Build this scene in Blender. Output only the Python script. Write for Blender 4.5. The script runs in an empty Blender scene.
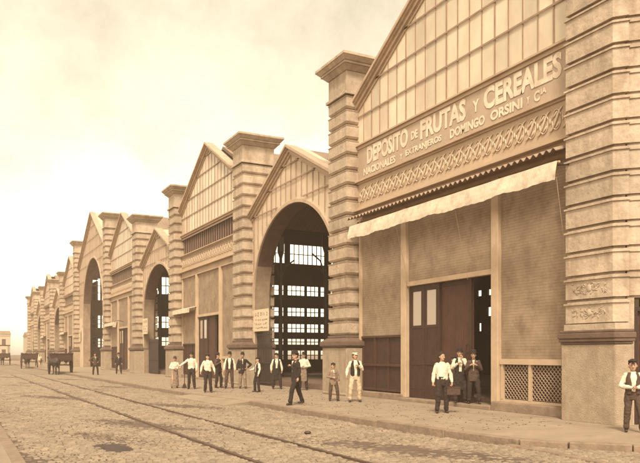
import bpy, bmesh, math, random
from mathutils import Vector, Matrix
random.seed(7)
S = bpy.context.scene
R = math.radians
# ------------------------------------------------------------------ camera
THETA = R(27.4)
cam_d = bpy.data.cameras.new('camera'); cam = bpy.data.objects.new('camera', cam_d)
S.collection.objects.link(cam); S.camera = cam
cam.location = (0, 0, 1.68); cam.rotation_euler = (R(90), 0, -THETA)
cam_d.sensor_fit = 'HORIZONTAL'; cam_d.sensor_width = 36; cam_d.lens = 36*710/640
cam_d.shift_y = 122/640; cam_d.clip_start = .1; cam_d.clip_end = 3000
# ------------------------------------------------------------------ world, sun, exposure
SUN_EL, SUN_AZ = R(50), R(212)      # azimuth clockwise from +Y: the sun stands behind the camera
w = bpy.data.worlds.new('World'); S.world = w; w.use_nodes = True
nt = w.node_tree; nt.nodes.clear()
out = nt.nodes.new('ShaderNodeOutputWorld'); bg = nt.nodes.new('ShaderNodeBackground')
sky = nt.nodes.new('ShaderNodeTexSky'); sky.sky_type = 'NISHITA'; sky.sun_disc = False
sky.sun_elevation = SUN_EL; sky.sun_rotation = SUN_AZ; sky.dust_density = 1.5; sky.air_density = 1.2
bw = nt.nodes.new('ShaderNodeRGBToBW'); mul = nt.nodes.new('ShaderNodeMix'); mul.data_type = 'RGBA'; mul.blend_type = 'MULTIPLY'
mul.inputs[0].default_value = 1; mul.inputs[7].default_value = (1.52, 1.32, .985, 1)
tcw = nt.nodes.new('ShaderNodeTexCoord'); nzw = nt.nodes.new('ShaderNodeTexNoise'); nzw.inputs['Scale'].default_value = 5.5; nzw.inputs['Roughness'].default_value = .68
nzw.inputs['Detail'].default_value = 7; rmp = nt.nodes.new('ShaderNodeMapRange')
rmp.inputs[1].default_value = .3; rmp.inputs[2].default_value = .7; rmp.inputs[3].default_value = .76; rmp.inputs[4].default_value = 1.16
mm = nt.nodes.new('ShaderNodeMath'); mm.operation = 'MULTIPLY'
nt.links.new(tcw.outputs['Generated'], nzw.inputs['Vector']); nt.links.new(nzw.outputs[0], rmp.inputs[0])
nt.links.new(sky.outputs[0], bw.inputs[0]); nt.links.new(bw.outputs[0], mm.inputs[0]); nt.links.new(rmp.outputs[0], mm.inputs[1])
nt.links.new(mm.outputs[0], mul.inputs[6]); nt.links.new(mul.outputs[2], bg.inputs[0]); nt.links.new(bg.outputs[0], out.inputs[0])
bg.inputs[1].default_value = .15
sd = bpy.data.lights.new('sun', 'SUN'); sd.energy = 2.3; sd.angle = R(10); sd.color = (1, .885, .70)
sun = bpy.data.objects.new('sun', sd); S.collection.objects.link(sun)
sdir = Vector((math.sin(SUN_AZ)*math.cos(SUN_EL), math.cos(SUN_AZ)*math.cos(SUN_EL), math.sin(SUN_EL)))
sun.rotation_euler = sdir.to_track_quat('Z', 'Y').to_euler(); sun.location = (0, -5, 30)
S.view_settings.view_transform = 'Standard'; S.view_settings.look = 'None'
S.view_settings.exposure = 1.03; S.view_settings.gamma = 1; S.view_settings.use_curve_mapping = False

# ------------------------------------------------------------------ materials
MATS = {}
def mat(name, col, rough=.85, var=.25, scale=3, bump=.3, bscale=None, metal=0, stain=None, stain_scale=.6, alpha_attr=None, waves=None, streak=0, dist=.02):
    if name in MATS: return MATS[name]
    m = bpy.data.materials.new(name); m.use_nodes = True; n = m.node_tree; p = n.nodes['Principled BSDF']; L = n.links
    p.inputs['Roughness'].default_value = rough; p.inputs['Metallic'].default_value = metal
    tc = n.nodes.new('ShaderNodeTexCoord')
    nz = n.nodes.new('ShaderNodeTexNoise'); nz.inputs['Scale'].default_value = scale; nz.inputs['Detail'].default_value = 8; nz.inputs['Roughness'].default_value = .65
    geo = n.nodes.new('ShaderNodeNewGeometry')
    L.new(geo.outputs['Position'], nz.inputs['Vector'])
    cr = n.nodes.new('ShaderNodeValToRGB'); e = cr.color_ramp.elements
    e[0].position = .3; e[1].position = .72
    e[0].color = tuple(c*(1-var) for c in col)+(1,); e[1].color = tuple(min(1, c*(1+var)) for c in col)+(1,)
    L.new(nz.outputs[0], cr.inputs[0]); cur = cr.outputs[0]
    if stain:
        n2 = n.nodes.new('ShaderNodeTexNoise'); n2.inputs['Scale'].default_value = stain_scale; n2.inputs['Detail'].default_value = 9; n2.inputs['Roughness'].default_value = .7
        mp = n.nodes.new('ShaderNodeMapping'); mp.inputs['Scale'].default_value = (1, 1, .3 if streak else 1)
        L.new(geo.outputs['Position'], mp.inputs[0]); L.new(mp.outputs[0], n2.inputs['Vector'])
        r2 = n.nodes.new('ShaderNodeMapRange'); r2.inputs[1].default_value = .47; r2.inputs[2].default_value = .66; r2.inputs[4].default_value = .75
        mx = n.nodes.new('ShaderNodeMix'); mx.data_type = 'RGBA'; mx.inputs[7].default_value = stain+(1,)
        L.new(n2.outputs[0], r2.inputs[0]); L.new(r2.outputs[0], mx.inputs[0]); L.new(cur, mx.inputs[6]); cur = mx.outputs[2]
    if alpha_attr:
        at = n.nodes.new('ShaderNodeAttribute'); at.attribute_name = alpha_attr
        mx = n.nodes.new('ShaderNodeMix'); mx.data_type = 'RGBA'; mx.blend_type = 'MULTIPLY'; mx.inputs[0].default_value = 1
        L.new(cur, mx.inputs[6]); L.new(at.outputs['Color'], mx.inputs[7]); cur = mx.outputs[2]
    hsrc = None
    if waves:   # (axis, spacing in m, line darkness): horizontal laps or boards
        sp = n.nodes.new('ShaderNodeSeparateXYZ'); L.new(geo.outputs['Position'], sp.inputs[0])
        a = n.nodes.new('ShaderNodeMath'); a.operation = 'DIVIDE'; a.inputs[1].default_value = waves[1]; L.new(sp.outputs[waves[0]], a.inputs[0])
        nj = n.nodes.new('ShaderNodeMath'); nj.operation = 'FRACT'; L.new(a.outputs[0], nj.inputs[0])
        ln = n.nodes.new('ShaderNodeMapRange'); ln.inputs[1].default_value = 0; ln.inputs[2].default_value = waves[3] if len(waves) > 3 else .22; ln.inputs[3].default_value = waves[2]; ln.inputs[4].default_value = 1
        L.new(nj.outputs[0], ln.inputs[0])
        mx = n.nodes.new('ShaderNodeMix'); mx.data_type = 'RGBA'; mx.blend_type = 'MULTIPLY'; mx.inputs[0].default_value = 1
        L.new(cur, mx.inputs[6]); L.new(ln.outputs[0], mx.inputs[7]); cur = mx.outputs[2]; hsrc = nj.outputs[0]
    L.new(cur, p.inputs['Base Color'])
    b = n.nodes.new('ShaderNodeBump'); b.inputs['Strength'].default_value = bump; b.inputs['Distance'].default_value = dist
    n3 = n.nodes.new('ShaderNodeTexNoise'); n3.inputs['Scale'].default_value = bscale or scale*6; n3.inputs['Detail'].default_value = 6
    L.new(geo.outputs['Position'], n3.inputs['Vector'])
    if hsrc:
        ad = n.nodes.new('ShaderNodeMath'); ad.operation = 'MULTIPLY_ADD'; ad.inputs[1].default_value = .5
        L.new(n3.outputs[0], ad.inputs[0]); L.new(hsrc, ad.inputs[2]); L.new(ad.outputs[0], b.inputs['Height'])
    else: L.new(n3.outputs[0], b.inputs['Height'])
    L.new(b.outputs[0], p.inputs['Normal'])
    MATS[name] = m; return m

STONE = mat('pale_stone', (.41, .315, .232), var=.24, scale=2.6, bump=1.0, bscale=9, stain=(.24, .165, .11), stain_scale=1.7, streak=1)
PLINTH = mat('plinth_stone', (.31, .235, .165), var=.2, scale=5, bump=.8, bscale=35, stain=(.20, .13, .09), stain_scale=1.3, streak=1)
MOULD = mat('dark_moulding_stone', (.115, .07, .05), var=.25, scale=3, bump=.4)
BOARD = mat('pale_boarding', (.52, .41, .30), var=.10, scale=1.2, bump=.3, stain=(.42, .30, .21), stain_scale=.8, streak=1)
GLAZ = mat('whitewashed_glazing', (.60, .50, .37), rough=.35, var=.10, scale=.9, bump=.1, stain=(.47, .34, .25), stain_scale=.7, streak=1)
def pane_variation(m, sy, sz, lo=.78, hi=1.12):
    n = m.node_tree; L = n.links; p = n.nodes['Principled BSDF']; src = p.inputs['Base Color'].links[0].from_socket
    g = n.nodes.new('ShaderNodeNewGeometry'); d = n.nodes.new('ShaderNodeVectorMath'); d.operation = 'DIVIDE'; d.inputs[1].default_value = (50, sy, sz)
    f = n.nodes.new('ShaderNodeVectorMath'); f.operation = 'FLOOR'; wn = n.nodes.new('ShaderNodeTexWhiteNoise'); wn.noise_dimensions = '3D'
    L.new(g.outputs['Position'], d.inputs[0]); L.new(d.outputs[0], f.inputs[0]); L.new(f.outputs[0], wn.inputs['Vector'])
    mr = n.nodes.new('ShaderNodeMapRange'); mr.inputs[3].default_value = lo; mr.inputs[4].default_value = hi; L.new(wn.outputs['Value'], mr.inputs[0])
    mx = n.nodes.new('ShaderNodeMix'); mx.data_type = 'RGBA'; mx.blend_type = 'MULTIPLY'; mx.inputs[0].default_value = 1
    L.new(src, mx.inputs[6]); L.new(mr.outputs[0], mx.inputs[7]); L.new(mx.outputs[2], p.inputs['Base Color'])
pane_variation(GLAZ, .585, 1.11)
pane_variation(STONE, 11.3, .6, .87, 1.07)
BARS = mat('iron_glazing_bar', (.27, .17, .115), rough=.6, var=.2, bump=.1)
TRIM = mat('painted_trim', (.44, .32, .22), rough=.7, var=.15, scale=2, bump=.2, stain=(.3, .2, .13), stain_scale=1)
RAKE = mat('raking_cornice_paint', (.40, .285, .20), rough=.7, var=.2, scale=2, bump=.2)
SIGN = mat('signboard_paint', (.38, .28, .205), rough=.7, var=.2, scale=1.1, bump=.1, stain=(.38, .27, .19), stain_scale=1.3)
LETTER = mat('letter_paint', (.66, .54, .41), rough=.7, var=.12, scale=3, bump=.05, stain=(.44, .33, .24), stain_scale=2.4)
RELIEF = mat('frieze_relief', (.52, .40, .29), rough=.8, var=.12, scale=3, bump=.1)
SHUT = mat('weatherboard', (.28, .20, .135), rough=.9, var=.22, scale=1.5, bump=.5, stain=(.17, .105, .07), stain_scale=1.8, waves=(2, .085, .62), dist=.015)
WOOD = mat('dark_wood', (.036, .012, .006), rough=.75, var=.35, scale=4, bump=.3)
WOODR = mat('red_brown_wood', (.055, .019, .010), rough=.75, var=.3, scale=3, bump=.3, waves=(1, .14, .6))
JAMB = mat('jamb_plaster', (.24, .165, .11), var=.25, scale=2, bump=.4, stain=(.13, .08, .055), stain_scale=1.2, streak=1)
SOFF = mat('soffit_shade', (.10, .055, .04), var=.3, scale=2, bump=.3)  # dark brown colour stands in for the shade under the arch curve
POST = mat('post_paint', (.42, .30, .20), rough=.7, var=.15, scale=2, bump=.2)
DARKIN = mat('dark_interior', (.022, .009, .006), rough=.95, var=.3, scale=1, bump=.1)  # near-black brown for the inner walls and gable backs
IRON = mat('cast_iron', (.022, .010, .007), rough=.5, var=.2, scale=3, bump=.1)
ROOF = mat('roof_sheet', (.22, .15, .105), rough=.7, var=.2, scale=.8, bump=.2, waves=(0, .3, .7))
CANVAS = mat('canvas', (.56, .46, .35), rough=.95, var=.14, scale=2, bump=.6, bscale=9, stain=(.36, .26, .18), stain_scale=3)
CORR = mat('corrugated_sheet', (.26, .18, .13), rough=.6, var=.2, scale=2, bump=.2)
PAPER = mat('poster_paper', (.55, .44, .31), rough=.9, var=.15, scale=8, bump=.1)
INK = mat('poster_ink', (.10, .05, .035), rough=.9, var=.2, bump=.05)
COB = mat('cobblestone', (.23, .172, .12), rough=.75, var=.16, scale=.8, bump=.5, bscale=40, alpha_attr='tint', stain=(.175, .13, .09), stain_scale=1.3)
ROAD = mat('road_dirt', (.10, .065, .045), rough=.95, var=.35, scale=2.5, bump=.8, bscale=18, stain=(.13, .08, .055), stain_scale=.5)
WALK = mat('pavement_stone', (.27, .20, .14), rough=.9, var=.22, scale=2.2, bump=.5, bscale=22, stain=(.17, .115, .08), stain_scale=1.1, waves=(1, 1.3, .68, .025))
KERB = mat('kerb_stone', (.21, .145, .10), rough=.85, var=.3, scale=3, bump=.7, bscale=16)
STEEL = mat('worn_rail_steel', (.17, .115, .085), rough=.35, var=.3, metal=.6, bump=.1)
HILLM = mat('far_plaster', (.42, .34, .25), var=.1, bump=.05)
def glass_mat():
    m = bpy.data.materials.new('dusty_window_glass'); m.use_nodes = True; p = m.node_tree.nodes['Principled BSDF']
    p.inputs['Base Color'].default_value = (.30, .22, .16, 1); p.inputs['Roughness'].default_value = .12; p.inputs['Specular IOR Level'].default_value = 1.0
    p.inputs['Coat Weight'].default_value = .6; return m
GLASS = glass_mat()
def cloth(name, col, rough=.9, var=.22): return mat(name, col, rough=rough, var=var, scale=9, bump=.9, bscale=11, dist=.03, stain=tuple(c*.72 for c in col), stain_scale=6, streak=1)
C_WHITE = cloth('white_cotton', (.62, .52, .40)); C_DARK = cloth('dark_wool', (.018, .009, .006)); C_BROWN = cloth('brown_wool', (.065, .036, .025))
C_TROU = cloth('dark_trouser_cloth', (.026, .013, .009)); C_KHAKI = cloth('pale_trouser_cloth', (.46, .35, .235)); C_GREY = cloth('grey_cloth', (.21, .14, .10))
C_APRON = cloth('apron_cloth', (.30, .21, .145)); SKIN = mat('skin', (.40, .235, .155), rough=.6, var=.06, scale=6, bump=.05); HAIR = cloth('dark_hair', (.025, .012, .009))
SHOE = mat('shoe_leather', (.03, .015, .011), rough=.5, var=.2, bump=.1); EYE = mat('eye_dark', (.03, .015, .01), rough=.3, var=.1, bump=0)
LIP = mat('lip', (.25, .11, .08), rough=.6, var=.05, bump=0)
HORSE = mat('horse_coat', (.028, .014, .010), rough=.6, var=.25, scale=4, bump=.1); HORSE2 = mat('grey_horse_coat', (.40, .30, .21), rough=.7, var=.3, scale=4, bump=.1)

# ------------------------------------------------------------------ helpers
class MB:
    def __init__(s): s.v = []; s.f = []
    def add(s, vs, fs):
        k = len(s.v); s.v += [tuple(v) for v in vs]; s.f += [tuple(i+k for i in f) for f in fs]; return s
    def box(s, x0, x1, y0, y1, z0, z1):
        return s.add([(x0,y0,z0),(x1,y0,z0),(x1,y1,z0),(x0,y1,z0),(x0,y0,z1),(x1,y0,z1),(x1,y1,z1),(x0,y1,z1)],
            [(0,3,2,1),(4,5,6,7),(0,1,5,4),(1,2,6,5),(2,3,7,6),(3,0,4,7)])
    def frust(s, a, b):      # a, b = (x0,x1,y0,y1,z)
        return s.add([(a[0],a[2],a[4]),(a[1],a[2],a[4]),(a[1],a[3],a[4]),(a[0],a[3],a[4]),(b[0],b[2],b[4]),(b[1],b[2],b[4]),(b[1],b[3],b[4]),(b[0],b[3],b[4])],
            [(0,3,2,1),(4,5,6,7),(0,1,5,4),(1,2,6,5),(2,3,7,6),(3,0,4,7)])
    def prism(s, poly, x0, x1):   # poly of (y,z), extruded along x
        n = len(poly)
        return s.add([(x0,y,z) for y,z in poly]+[(x1,y,z) for y,z in poly],
            [tuple(range(n))[::-1], tuple(range(n,2*n))]+[(i,(i+1)%n,n+(i+1)%n,n+i) for i in range(n)])
    def zprism(s, poly, z0, z1):
        n = len(poly)
        return s.add([(x,y,z0) for x,y in poly]+[(x,y,z1) for x,y in poly],
            [tuple(range(n))[::-1], tuple(range(n,2*n))]+[(i,(i+1)%n,n+(i+1)%n,n+i) for i in range(n)])
    def tube(s, pts, r, n=6, cap=True):
        pts = [Vector(p) for p in pts]; rs = r if isinstance(r, (list,tuple)) else [r]*len(pts); k = len(s.v); up = Vector((0,0,1))
        for i,p in enumerate(pts):
            d = (pts[min(i+1,len(pts)-1)]-pts[max(i-1,0)]).normalized()
            a = d.cross(up); a = a.normalized() if a.length > .05 else Vector((1,0,0)); b = d.cross(a)
            for j in range(n):
                t = 2*math.pi*j/n; s.v.append(tuple(p+(a*math.cos(t)+b*math.sin(t))*rs[i]))
        for i in range(len(pts)-1):
            for j in range(n): s.f.append((k+i*n+j, k+i*n+(j+1)%n, k+(i+1)*n+(j+1)%n, k+(i+1)*n+j))
        if cap: s.f.append(tuple(k+j for j in range(n))[::-1]); s.f.append(tuple(k+(len(pts)-1)*n+j for j in range(n)))
        return s
    def ell(s, c, r, nu=10, nv=7, rot=None):
        vs = []; fs = []
        for i in range(nv+1):
            ph = math.pi*i/nv
            for j in range(nu):
                th = 2*math.pi*j/nu; p = Vector((r[0]*math.sin(ph)*math.cos(th), r[1]*math.sin(ph)*math.sin(th), r[2]*math.cos(ph)))
                if rot: p = rot@p
                vs.append((c[0]+p.x, c[1]+p.y, c[2]+p.z))
        for i in range(nv):
            for j in range(nu): fs.append((i*nu+j, (i+1)*nu+j, (i+1)*nu+(j+1)%nu, i*nu+(j+1)%nu))
        return s.add(vs, fs)
    def mesh(s, name, m=None):
        me = bpy.data.meshes.new(name); me.from_pydata(s.v, [], s.f); me.validate(); me.update()
        if m: me.materials.append(m)
        return me
    def build(s, name, m, parent=None, bevel=0, smooth=False):
        o = bpy.data.objects.new(name, s.mesh(name, m)); S.collection.objects.link(o)
        if parent: o.parent = parent
        if smooth: o.data.shade_smooth()
        if bevel:
            b = o.modifiers.new('bevel', 'BEVEL'); b.width = bevel; b.segments = 2; b.limit_method = 'ANGLE'
        return o
def tag(o, label=None, cat=None, group=None, kind=None):
    if label: o['label'] = label
    if cat: o['category'] = cat
    if group: o['group'] = group
    if kind: o['kind'] = kind
    return o
def empty(name, loc=(0,0,0), rz=0, parent=None, **k):
    o = bpy.data.objects.new(name, None); S.collection.objects.link(o); o.location = loc; o.rotation_euler = (0,0,rz)
    if parent: o.parent = parent
    return tag(o, **k)
def copy_part(o, parent, dy=0):
    c = o.copy(); S.collection.objects.link(c); c.parent = parent; c.location.y += dy
    for g in o.children:
        d = g.copy(); S.collection.objects.link(d); d.parent = c
    return c
def holed(lo, hi, zlo, zhi, holes):     # cells of a rectangle left after cutting rectangles (a0,a1,z0,z1)
    a = sorted({lo,hi,*[h[0] for h in holes],*[h[1] for h in holes]}); z = sorted({zlo,zhi,*[h[2] for h in holes],*[h[3] for h in holes]})
    res = []
    for i in range(len(a)-1):
        for j in range(len(z)-1):
            ca, cz = (a[i]+a[i+1])/2, (z[j]+z[j+1])/2
            if not any(h[0] < ca < h[1] and h[2] < cz < h[3] for h in holes): res.append((a[i],a[i+1],z[j],z[j+1]))
    return res

# ------------------------------------------------------------------ ground, road, pavements
KX = [(7.5,10.6),(11,9.72),(12.5,9.6),(15,9.45),(20,9.38),(23.2,9.32),(29.2,8.95),(34,8.9),(46,8.8),(175,8.8)]
def kerb_x(y):
    for (a,xa),(b,xb) in zip(KX, KX[1:]):
        if a <= y <= b: return xa+(xb-xa)*(y-a)/(b-a)
    return KX[0][1] if y < KX[0][0] else KX[-1][1]
MB().box(-400,600,-60,900,-.6,-.16).build('ground', ROAD).__setitem__('kind','structure')
MB().box(.9,9.0,-30,330,-.3,-.145).build('road', ROAD).__setitem__('kind','structure')
def on_walk(x, y):
    if y < 10.9: return x+y > 20.55 and y > -4 or (x > 9.9 and y > 10.6)
    return x > kerb_x(y)-.02
# setts as real stones near the camera
vs = []; fs = []; tint = []
y = 7.0
while y < 66:
    x = 1.05+random.uniform(0,.2); dy = random.uniform(.085,.105)*(1 if y < 26 else 1.6)
    while x < 15.5:
        L = random.uniform(.10,.16)*(1 if y < 26 else 1.6)
        cx_, cy_ = x+L/2, y+dy/2
        lim = x+L < kerb_x(y)-.14 if y >= 10.9 else not on_walk(cx_+.18, cy_)
        if ((cx_-2.75)/.32)**2+((cy_-13.9)/.8)**2 < random.uniform(.7,1.2): lim = False
        if lim and not any(x < r+.055 and x+L > r-.055 for r in (4.5, 6.1)):
            wv = .018*math.sin(x*.9+1.3)*math.sin(y*.45)+.012*math.sin(x*2.3+y*1.1)
            t = -.125+wv+random.uniform(-.009,.009); g = .008; tl = random.uniform(-.005,.005); k = len(vs)
            for (ax,ay) in ((x+g,y+g),(x+L-g,y+g),(x+L-g,y+dy-g),(x+g,y+dy-g)):
                vs.append((ax+random.uniform(-.006,.006), ay+random.uniform(-.006,.006), t-.06))
            for q,(ax,ay) in enumerate(((x+g,y+g),(x+L-g,y+g),(x+L-g,y+dy-g),(x+g,y+dy-g))):
                vs.append((ax+random.uniform(-.004,.004), ay+random.uniform(-.004,.004), t-.02))
            i2 = .021
            for q,(ax,ay) in enumerate(((x+i2,y+i2),(x+L-i2,y+i2),(x+L-i2,y+dy-i2),(x+i2,y+dy-i2))):
                vs.append((ax, ay, t+(tl if q in (0,1) else -tl)))
            F = [(0,1,5,4),(1,2,6,5),(2,3,7,6),(3,0,4,7),(4,5,9,8),(5,6,10,9),(6,7,11,10),(7,4,8,11),(8,9,10,11)]
            fs += [tuple(i+k for i in f) for f in F]
            c = random.choice((.8,.9,1.0,1.0,1.05,1.1,1.18))*random.uniform(.93,1.07); tint += [c]*36
        x += L
    y += dy
me = bpy.data.meshes.new('cobblestones'); me.from_pydata(vs, [], fs); me.update(); me.materials.append(COB)
ca = me.color_attributes.new('tint', 'FLOAT_COLOR', 'CORNER')
ca.data.foreach_set('color', [q for t in tint for q in (t,t,t,1)])
cob = bpy.data.objects.new('cobblestones', me); S.collection.objects.link(cob); tag(cob, kind='structure')
MB().box(1.0,8.8,66,330,-.3,-.128).build('road_far', mat('far_setts', (.215,.158,.11), rough=.8, var=.4, scale=5, bump=.8, bscale=9, stain=(.12,.08,.055), stain_scale=.5)).__setitem__('kind','structure')
# tram rails let into the setts
for rx, lab in ((4.5,'worn tram rail nearer the left pavement'),(6.1,'worn tram rail nearer the market building')):
    m_ = MB(); m_.box(rx-.035,rx+.015,5,175,-.2,-.112); m_.box(rx+.035,rx+.048,5,175,-.2,-.118); m_.box(rx+.015,rx+.035,5,175,-.2,-.135)
    tag(m_.build('tram_rail', STEEL), lab, 'rail', 'tram rails')
# dark wet hollow and dirt patches between the setts
def patch(cx_, cy_, rx, ry, z, n=26):
    m_ = MB(); pts = []
    for i in range(n):
        a = 2*math.pi*i/n; k = random.uniform(.7,1.15); pts.append((cx_+rx*k*math.cos(a), cy_+ry*k*math.sin(a)))
    return m_.zprism(pts, z-.1, z)
patch(2.75,13.9,.5,1.0,-.140).build('road_hollow', mat('wet_dirt', (.035,.018,.013), rough=.5, var=.3, bump=.6)).__setitem__('kind','structure')
# market pavement
walk = [(kerb_x(y_)+.02, y_) for y_ in (175,46,34,29.2,23.2,20,15,12.5,11)]+[(9.98,10.55),(10.35,9.85),(11.1,9.05),(12.6,7.5),(16.0,4.1),(60,-40),(60,175)]
MB().zprism(walk, -.4, 0).build('pavement', WALK).__setitem__('kind','structure')
MB().box(-12,.82,-20,300,-.4,0).build('near_pavement', WALK).__setitem__('kind','structure')
# kerb stones
def kerb_run(pts, name, top=.012, wdt=.2, step=1.05):
    m_ = MB()
    for (x0,y0),(x1,y1) in zip(pts, pts[1:]):
        d = Vector((x1-x0,y1-y0)); n_ = max(1,int(d.length/step)); d1 = d.normalized(); nn = Vector((d1.y,-d1.x))
        for i in range(n_):
            a = Vector((x0,y0))+d*(i/n_)+d1*.008; b = Vector((x0,y0))+d*((i+1)/n_)-d1*.008
            t = top+random.uniform(-.012,.012); o_ = random.uniform(-.015,.015)
            q = [a+nn*(wdt/2+o_), b+nn*(wdt/2+o_), b-nn*(wdt/2), a-nn*(wdt/2)]
            m_.zprism([(p.x,p.y) for p in q][::-1], -.3, t)
    o = m_.build(name, KERB, bevel=.02); o['kind'] = 'structure'; return o
kerb_run([(14.5,5.4),(12.55,7.35),(11.05,8.9),(10.3,9.7),(9.86,10.5),(9.62,12.5),(9.45,15),(9.38,20),(9.32,23.2)], 'kerb', top=.02)
kerb_run([(8.95,29.2),(8.9,34),(8.8,46),(8.8,120)], 'kerb')
kerb_run([(.92,-5),(.92,60)], 'kerb', top=.0)
kerb_run([(9.2,2.0),(9.45,7.5),(9.6,9.3),(9.62,10.6)], 'gutter_stones', top=-.09, wdt=.16)
m_ = MB(); m_.add([(8.3,23.3,-.11),(9.5,23.3,.006),(9.5,29.1,.006),(8.2,29.1,-.11),(8.3,23.3,-.3),(9.5,23.3,-.3),(9.5,29.1,-.3),(8.2,29.1,-.3)],
    [(0,1,2,3),(0,4,5,1),(1,5,6,2),(2,6,7,3),(3,7,4,0)]); m_.build('carriage_ramp', WALK)['kind'] = 'structure'

# ------------------------------------------------------------------ market building
XP, XS, XW = 13.7, 13.9, 14.45      # plinth, pier shaft and wall planes
PIERS = [12.35, 25.2, 36.5, 49.7, 61.4, 74.9, 95.2, 108.6, 120.3, 133.5, 145.0, 158.2]
TALL = {5, 6}
MK = empty('market_building', (14.5, 85, 0), label='long pale stone market hall with pointed gables, tall arches and banded piers', cat='building')
IV = MK.location
def mk(mb, name, m, parent=None, **k):      # a part of the market: shift to the Empty's frame, as child
    if parent is None or parent is MK:
        off = IV; parent = MK
    else: off = IV+parent.location if parent.parent is MK else IV
    mb.v = [(v[0]-off.x, v[1]-off.y, v[2]-off.z) for v in mb.v]
    return mb.build(name, m, parent, **k)
def courses(m_, x0, x1, y0, y1, z0, z1, h=.6, proud=.05, panel=True, bulge=.0):
    z = z0
    while z < z1-.05:
        t = min(z+h, z1); g = .035
        m_.box(x0+.0802,x1-.0802,y0+.0802,y1-.0802,z+.0004,z+g)
        m_.frust((x0-.0,x1,y0,y1,z+g),(x0-proud,x1+proud,y0-proud,y1+proud,z+g+.07))
        m_.box(x0-proud,x1+proud,y0-proud,y1+proud,z+g+.0702,t-.09)
        m_.frust((x0-proud*1.3,x1+proud*1.3,y0-proud*1.3,y1+proud*1.3,t-.0898),(x0-proud*1.5,x1+proud*1.5,y0-proud*1.5,y1+proud*1.5,t-.0552))
        m_.box(x0+.08,x1-.08,y0+.08,y1-.08,t-.055,t+.0002)
        z = t
def build_pier(i, yc):
    root = empty('pier', (0,0,0), parent=MK); hw = .70; d = 1.75
    tall = i in TALL; ztop = 16.0 if tall else 13.45; zc = ztop-1.5
    p = MB(); p.box(XP,XS+d,yc-1.02,yc+1.02,-.02,1.9)
    p.box(XP-.02,XP+.05,yc-.98,yc+.98,.02,.12)
    mk(p,'plinth',PLINTH,root,bevel=.03)
    b = MB(); b.frust((XP+.02,XS+d,yc-1.0,yc+1.0,1.9),(XP-.06,XS+d,yc-1.08,yc+1.08,1.98)); b.box(XP-.09,XS+d,yc-1.10,yc+1.10,1.981,2.16)
    b.frust((XP-.06,XS+d,yc-1.07,yc+1.07,2.161),(XS-.1,XS+d,yc-hw-.12,yc+hw+.12,2.30)); b.box(XS-.08,XS+d,yc-hw-.08,yc+hw+.08,2.301,2.4)
    mk(b,'base_moulding',MOULD,root,bevel=.02)
    s = MB(); courses(s,XS,XS+d,yc-hw,yc+hw,2.4,zc)
    mk(s,'shaft',STONE,root)
    c = MB(); e = .08
    c.box(XS-.14,XS+d+.14,yc-hw-.14,yc+hw+.14,zc+.001,zc+.12); c.box(XS-.05,XS+d+.05,yc-hw-.05,yc+hw+.05,zc+.121,ztop-.55)
    c.frust((XS-.08,XS+d+.08,yc-hw-.08,yc+hw+.08,ztop-.549),(XS-.25,XS+d+.25,yc-hw-.28,yc+hw+.28,ztop-.36))
    c.box(XS-.28,XS+d+.28,yc-hw-.33,yc+hw+.33,ztop-.359,ztop-.27)
    c.frust((XS-.30,XS+d+.30,yc-hw-.36,yc+hw+.36,ztop-.269),(XS-.42,XS+d+.42,yc-hw-.52,yc+hw+.52,ztop-.12))
    c.box(XS-.44,XS+d+.44,yc-hw-.54,yc+hw+.54,ztop-.119,ztop)
    c.frust((XS-.3,XS+d+.3,yc-hw-.4,yc+hw+.4,ztop+.001),(XS+.2,XS+d-.2,yc-.2,yc+.2,ztop+.12))
    mk(c,'capital',STONE,root,bevel=.015)
    return root
for i, yc in enumerate(PIERS):
    if i > 0: build_pier(i, yc)
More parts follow.
